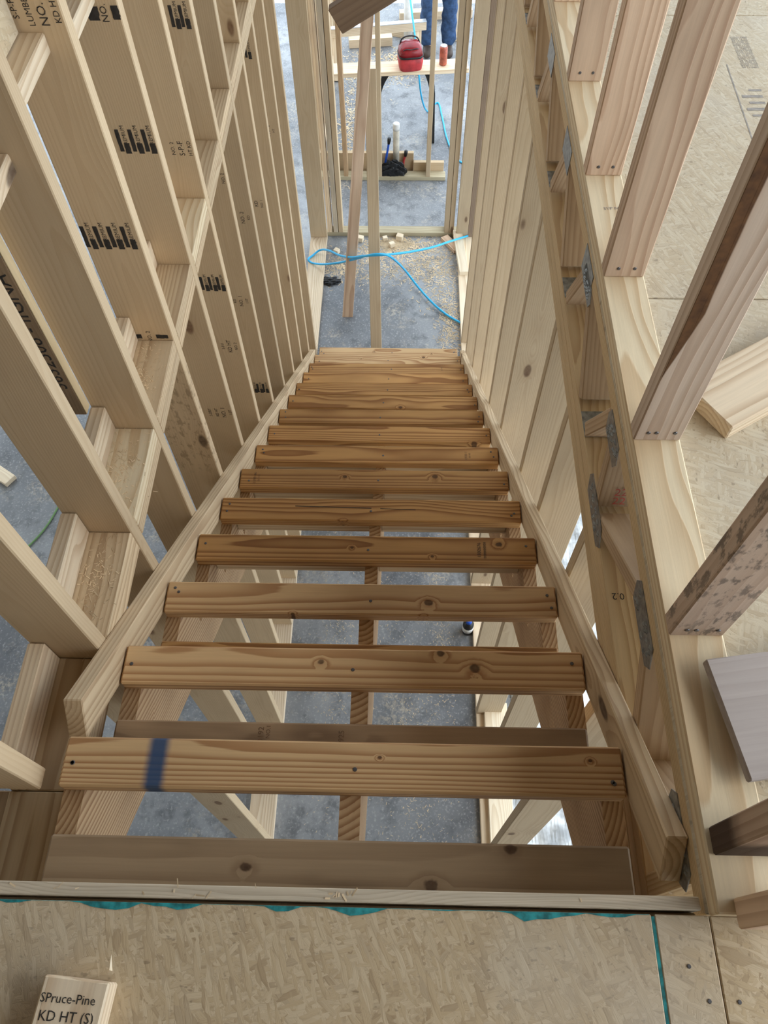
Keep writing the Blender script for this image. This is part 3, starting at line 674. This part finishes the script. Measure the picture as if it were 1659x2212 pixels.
bag = empty('tool_bag', (.135, 6.70, ZT), 'red soft bag with glossy dark lid sitting on the bench', 'bag')
def rbox(name, secs, mat, parent, world, seg=24, smooth=True):
    vs, fs = [], []
    for (cx, cy, z, hx, hy, e) in secs:
        for k in range(seg):
            t = 2*math.pi*k/seg; c, s = math.cos(t), math.sin(t)
            vs.append((cx+hx*math.copysign(abs(c)**e, c), cy+hy*math.copysign(abs(s)**e, s), z))
    n = len(secs)
    for i in range(n-1): fs += [(i*seg+k, i*seg+(k+1) % seg, (i+1)*seg+(k+1) % seg, (i+1)*seg+k) for k in range(seg)]
    fs += [tuple(range(seg-1, -1, -1)), tuple(range((n-1)*seg, n*seg))]
    return mesh_obj(name, vs, fs, mat, parent, world, smooth)
bw = Matrix.Translation(V((.135, 6.715, ZT))) @ Matrix.Rotation(.15, 4, 'Z')
rbox('body', [(0, 0, .0, .085, .07, .45), (0, 0, .012, .098, .08, .45), (0, 0, .07, .108, .088, .45), (0, 0, .115, .106, .088, .5)], M['red'], bag, bw)
rbox('zip_band', [(0, 0, .113, .109, .091, .5), (0, 0, .128, .109, .091, .5)], M['black'], bag, bw)
rbox('lid', [(0, 0, .127, .106, .088, .5), (0, .01, .17, .098, .078, .55), (0, .02, .20, .075, .055, .6), (0, .025, .212, .04, .03, .8)], M['redgloss'], bag, bw)
tube('handle', spline([bw @ V(p) for p in ((-.095, .02, .14), (-.07, .05, .215), (0, .055, .236), (.07, .05, .215), (.095, .02, .14))], 5), .006, M['black'], bag)
tube('piping', spline([bw @ V(p) for p in ((-.09, -.045, .155), (-.045, -.062, .185), (0, -.058, .178), (.05, -.055, .182), (.09, -.035, .155))], 5), .004, M['black'], bag)
cn = empty('drink_can', (.423, 6.765, ZT), 'red drink can standing on the right end of the bench', 'can')
lathe('can_body', [(.027, 0), (.034, .008), (.034, .145), (.028, .157)], M['can'], cn, (.423, 6.765, ZT))
lathe('can_lid', [(.028, .156), (.0285, .161), (.026, .161), (.025, .159)], M['alu'], cn, (.423, 6.765, ZT))

# ------------------------------------------------------------------ the person beyond the bench
def skinned(name, verts, edges, radii, mat, parent=None, root=0, levels=2, noise=0):
    me = bpy.data.meshes.new(name); me.from_pydata([tuple(v) for v in verts], edges, []); me.materials.append(mat)
    o = bpy.data.objects.new(name, me); COL.objects.link(o)
    bpy.context.view_layer.objects.active = o
    sk = o.modifiers.new('skin', 'SKIN'); sk.use_smooth_shade = True
    for i, r in enumerate(radii):
        r = r if hasattr(r, '__len__') else (r, r)
        me.skin_vertices[0].data[i].radius = r
    me.skin_vertices[0].data[root].use_root = True
    sb = o.modifiers.new('sub', 'SUBSURF'); sb.levels = levels; sb.render_levels = levels
    dg = bpy.context.evaluated_depsgraph_get(); m2 = bpy.data.meshes.new_from_object(o.evaluated_get(dg))
    bpy.data.objects.remove(o)
    if noise:
        for v in m2.vertices:
            c = v.co; a = noise*(math.sin(c.z*46+3*math.sin(c.x*9)+c.x*20)+.7*math.sin(math.atan2(c.y-8.3, c.x-.43)*9+c.z*7))
            v.co = c + V(v.normal)*a
    for p in m2.polygons: p.use_smooth = True
    if not m2.materials: m2.materials.append(mat)
    return place(bpy.data.objects.new(name, m2), Matrix(), parent)
def person():
    X, Y = .43, 8.30
    P = lambda x, y, z: (X+x, Y+y, Z+z)
    vs = [P(0, 0, .95), P(0, .01, 1.15), P(0, 0, 1.38), P(0, -.01, 1.50), P(0, -.02, 1.56), P(0, -.02, 1.66), P(0, -.02, 1.74),
          P(-.09, 0, .86), P(-.10, -.01, .50), P(-.105, .02, .10), P(-.105, -.05, .045), P(-.11, -.15, .035),
          P(.09, 0, .86), P(.10, -.01, .50), P(.105, .02, .10), P(.105, -.05, .045), P(.115, -.15, .035),
          P(-.17, 0, 1.42), P(-.25, .0, 1.14), P(-.27, -.16, .98), P(-.27, -.22, .93),
          P(.17, 0, 1.42), P(.25, .0, 1.14), P(.27, -.16, .98), P(.27, -.22, .93)]
    ed = [(0, 1), (1, 2), (2, 3), (3, 4), (4, 5), (5, 6), (0, 7), (7, 8), (8, 9), (9, 10), (10, 11), (0, 12), (12, 13), (13, 14), (14, 15), (15, 16),
          (2, 17), (17, 18), (18, 19), (19, 20), (2, 21), (21, 22), (22, 23), (23, 24)]
    ra = [(.15, .11), (.14, .10), (.15, .10), .055, .055, (.075, .095), (.06, .075), .085, .055, .038, .04, .03, .085, .055, .038, .04, .03,
          .05, .042, .032, (.038, .025), .05, .042, .032, (.038, .025)]
    body = skinned('person', vs, ed, ra, M['skin'])
    tag(body, 'person in blue jeans standing behind the bench seen from the legs down', 'person')
    jv = [P(0, 0, .98)] + [P(s*x, y, z) for s in (-1, 1) for x, y, z in ((.095, 0, .84), (.105, -.01, .50), (.11, .015, .22), (.112, .005, .05))]
    skinned('jeans', jv, [(0, 1), (1, 2), (2, 3), (3, 4), (0, 5), (5, 6), (6, 7), (7, 8)],
            [(.165, .125), .105, .085, .084, .092, .105, .085, .084, .092], M['denim'], body, noise=.006)
    skinned('shirt', [P(0, 0, .94), P(0, .01, 1.15), P(0, 0, 1.38), P(0, -.01, 1.47), P(-.17, 0, 1.42), P(-.25, 0, 1.16), P(.17, 0, 1.42), P(.25, 0, 1.16)],
            [(0, 1), (1, 2), (2, 3), (2, 4), (4, 5), (2, 6), (6, 7)], [(.17, .13), (.155, .115), (.165, .115), .065, .065, .06, .065, .06], M['shirt'], body, noise=.002)
    for s in (-1, 1):
        skinned('boot', [P(s*.105, .05, .05), P(s*.108, -.03, .05), P(s*.115, -.12, .042), P(s*.118, -.17, .036)], [(0, 1), (1, 2), (2, 3)], [(.05, .05), (.05, .05), (.05, .042), (.04, .036)], M['boot'], body)
        for i, (fx, ln) in enumerate(((-.03, .07), (-.01, .082), (.01, .078), (.03, .062))):
            b0 = V(P(s*.27+fx*.8, -.195, .955)); skinned('finger', [b0, b0+V((0, -.03, -.025-ln*.45)), b0+V((0, -.03, -.025-ln))], [(0, 1), (1, 2)], [.010, .009, .007], M['skin'], body)
        b0 = V(P(s*.255, -.185, .97)); skinned('thumb', [b0, b0+V((-s*.03, -.035, -.03)), b0+V((-s*.032, -.05, -.06))], [(0, 1), (1, 2)], [.012, .010, .008], M['skin'], body)
        crv = V(P(s*.028, -.108, 1.665)); lathe('eye', [(.002, -.008), (.009, -.004), (.009, .004), (.002, .008)], M['hair'], body, crv, 8)
    skinned('nose', [P(0, -.105, 1.67), P(0, -.128, 1.63)], [(0, 1)], [.010, .015], M['skin'], body)
    skinned('mouth', [P(-.022, -.103, 1.595), P(.022, -.103, 1.595)], [(0, 1)], [.007, .007], M['redgloss'], body)
    for s in (-1, 1): skinned('ear', [P(s*.085, -.015, 1.68), P(s*.09, -.01, 1.635)], [(0, 1)], [.016, .012], M['skin'], body)
    skinned('hair', [P(0, .03, 1.66), P(0, .0, 1.74), P(0, -.05, 1.755)], [(0, 1), (1, 2)], [(.085, .085), (.085, .085), (.06, .05)], M['hair'], body)
person()

def sheet(name, x0, x1, y0, y1, z, mat, label, cat, seed=2, n=40):
    rd = random.Random(seed); ph = [rd.uniform(0, 6) for _ in range(8)]; vs = []
    for i in range(n+1):
        for j in range(n+1):
            u, v = i/n, j/n; x = x0+(x1-x0)*u; y = y0+(y1-y0)*v
            h = abs(math.sin(9*x+4*y+ph[0]))*.02+abs(math.sin(17*y-8*x+ph[1]))*.016+abs(math.sin(31*x+13*y+ph[2]))*.008
            vs.append((x+.03*math.sin(6*y+ph[3]), y+.03*math.sin(7*x+ph[4]), z+.003+h*(1 if 0 < u < 1 and 0 < v < 1 else .1)))
    m = n+1
    o = mesh_obj(name, vs, [(i*m+j, (i+1)*m+j, (i+1)*m+j+1, i*m+j+1) for i in range(n) for j in range(n)], M[mat])
    return tag(o, label, cat)
sheet('house_wrap', .74, 1.42, .25, 2.7, Z, 'wrap', 'crumpled white house wrap on the concrete right of the stairs', 'wrap')
# ------------------------------------------------------------------ shavings, dust and small litter
def chips(name, spots, n, size, z, mat, label, seed, parent=None):
    rd = random.Random(seed); vs, fs = [], []
    for i in range(n):
        cx, cy, rx, ry = rd.choice(spots)
        x, y = rd.gauss(cx, rx), rd.gauss(cy, ry); a = rd.uniform(0, 6.3); L, W = size*rd.uniform(.4, 1.7), size*rd.uniform(.12, .35)
        u = V((math.cos(a), math.sin(a), rd.uniform(-.2, .3))); v = V((-math.sin(a), math.cos(a), rd.uniform(-.2, .2))); c = V((x, y, z+rd.uniform(.001, size*.35)))
        k = len(vs); vs += [c-u*L-v*W, c+u*L-v*W*.6, c+u*L*.9+v*W, c-u*L+v*W*.7, c+V((0, 0, -size*.08))]
        fs += [(k, k+1, k+2, k+3), (k, k+4, k+1), (k+1, k+4, k+2), (k+2, k+4, k+3), (k+3, k+4, k)]
    return tag(mesh_obj(name, vs, fs, mat), label, 'debris', kind='stuff')
chips('sawdust', [(-.1, 5.20, .12, .07), (.12, 5.24, .16, .07), (.03, 5.27, .08, .035), (.03, 5.27, .08, .035), (.28, 5.08, .14, .14), (-.42, 4.98, .10, .08), (.40, 4.85, .10, .2), (0, 4.95, .25, .1), (.47, 4.35, .05, .2)], 5200, .010, Z, M['chip'], 'pale wood shavings scattered over the hall floor below the doorway', 3)
chips('sawdust', [(-.02, 7.95, .14, .12), (-.35, 7.9, .12, .25), (-.46, 6.9, .05, .4), (.05, 8.15, .1, .1)], 1800, .013, Z, M['chip'], 'heap of wood shavings on the far slab around the standpipe', 4)
chips('sawdust', [(.2, .9, .09, .4), (-.28, 1.5, .07, .5), (.35, 1.8, .05, .5), (-.1, 1.9, .1, .5)], 2200, .005, Z, M['chip'], 'wood shavings littering the concrete beneath the stairs', 5)
chips('sawdust', [(-.62, .98, .03, .07), (-.61, .66, .02, .08), (-.62, 1.3, .03, .06)], 700, .004, -.385, M['chip'], 'fine sawdust lying on the blocking between the left wall studs', 6)
chips('sawdust', [(.02, -.012, .015, .004), (.2, -.012, .25, .005), (-.3, -.012, .2, .005), (.6, -.01, .03, .02)], 30, .005, 0.0, M['chip'], 'thin splinters lying along the landing edge', 8)
crumple('black_scrap', (-.50, 4.80, Z+.004), .08, .045, .02, 'black', 'black plastic scrap on the hall floor by the left wall', 'plastic', 4)
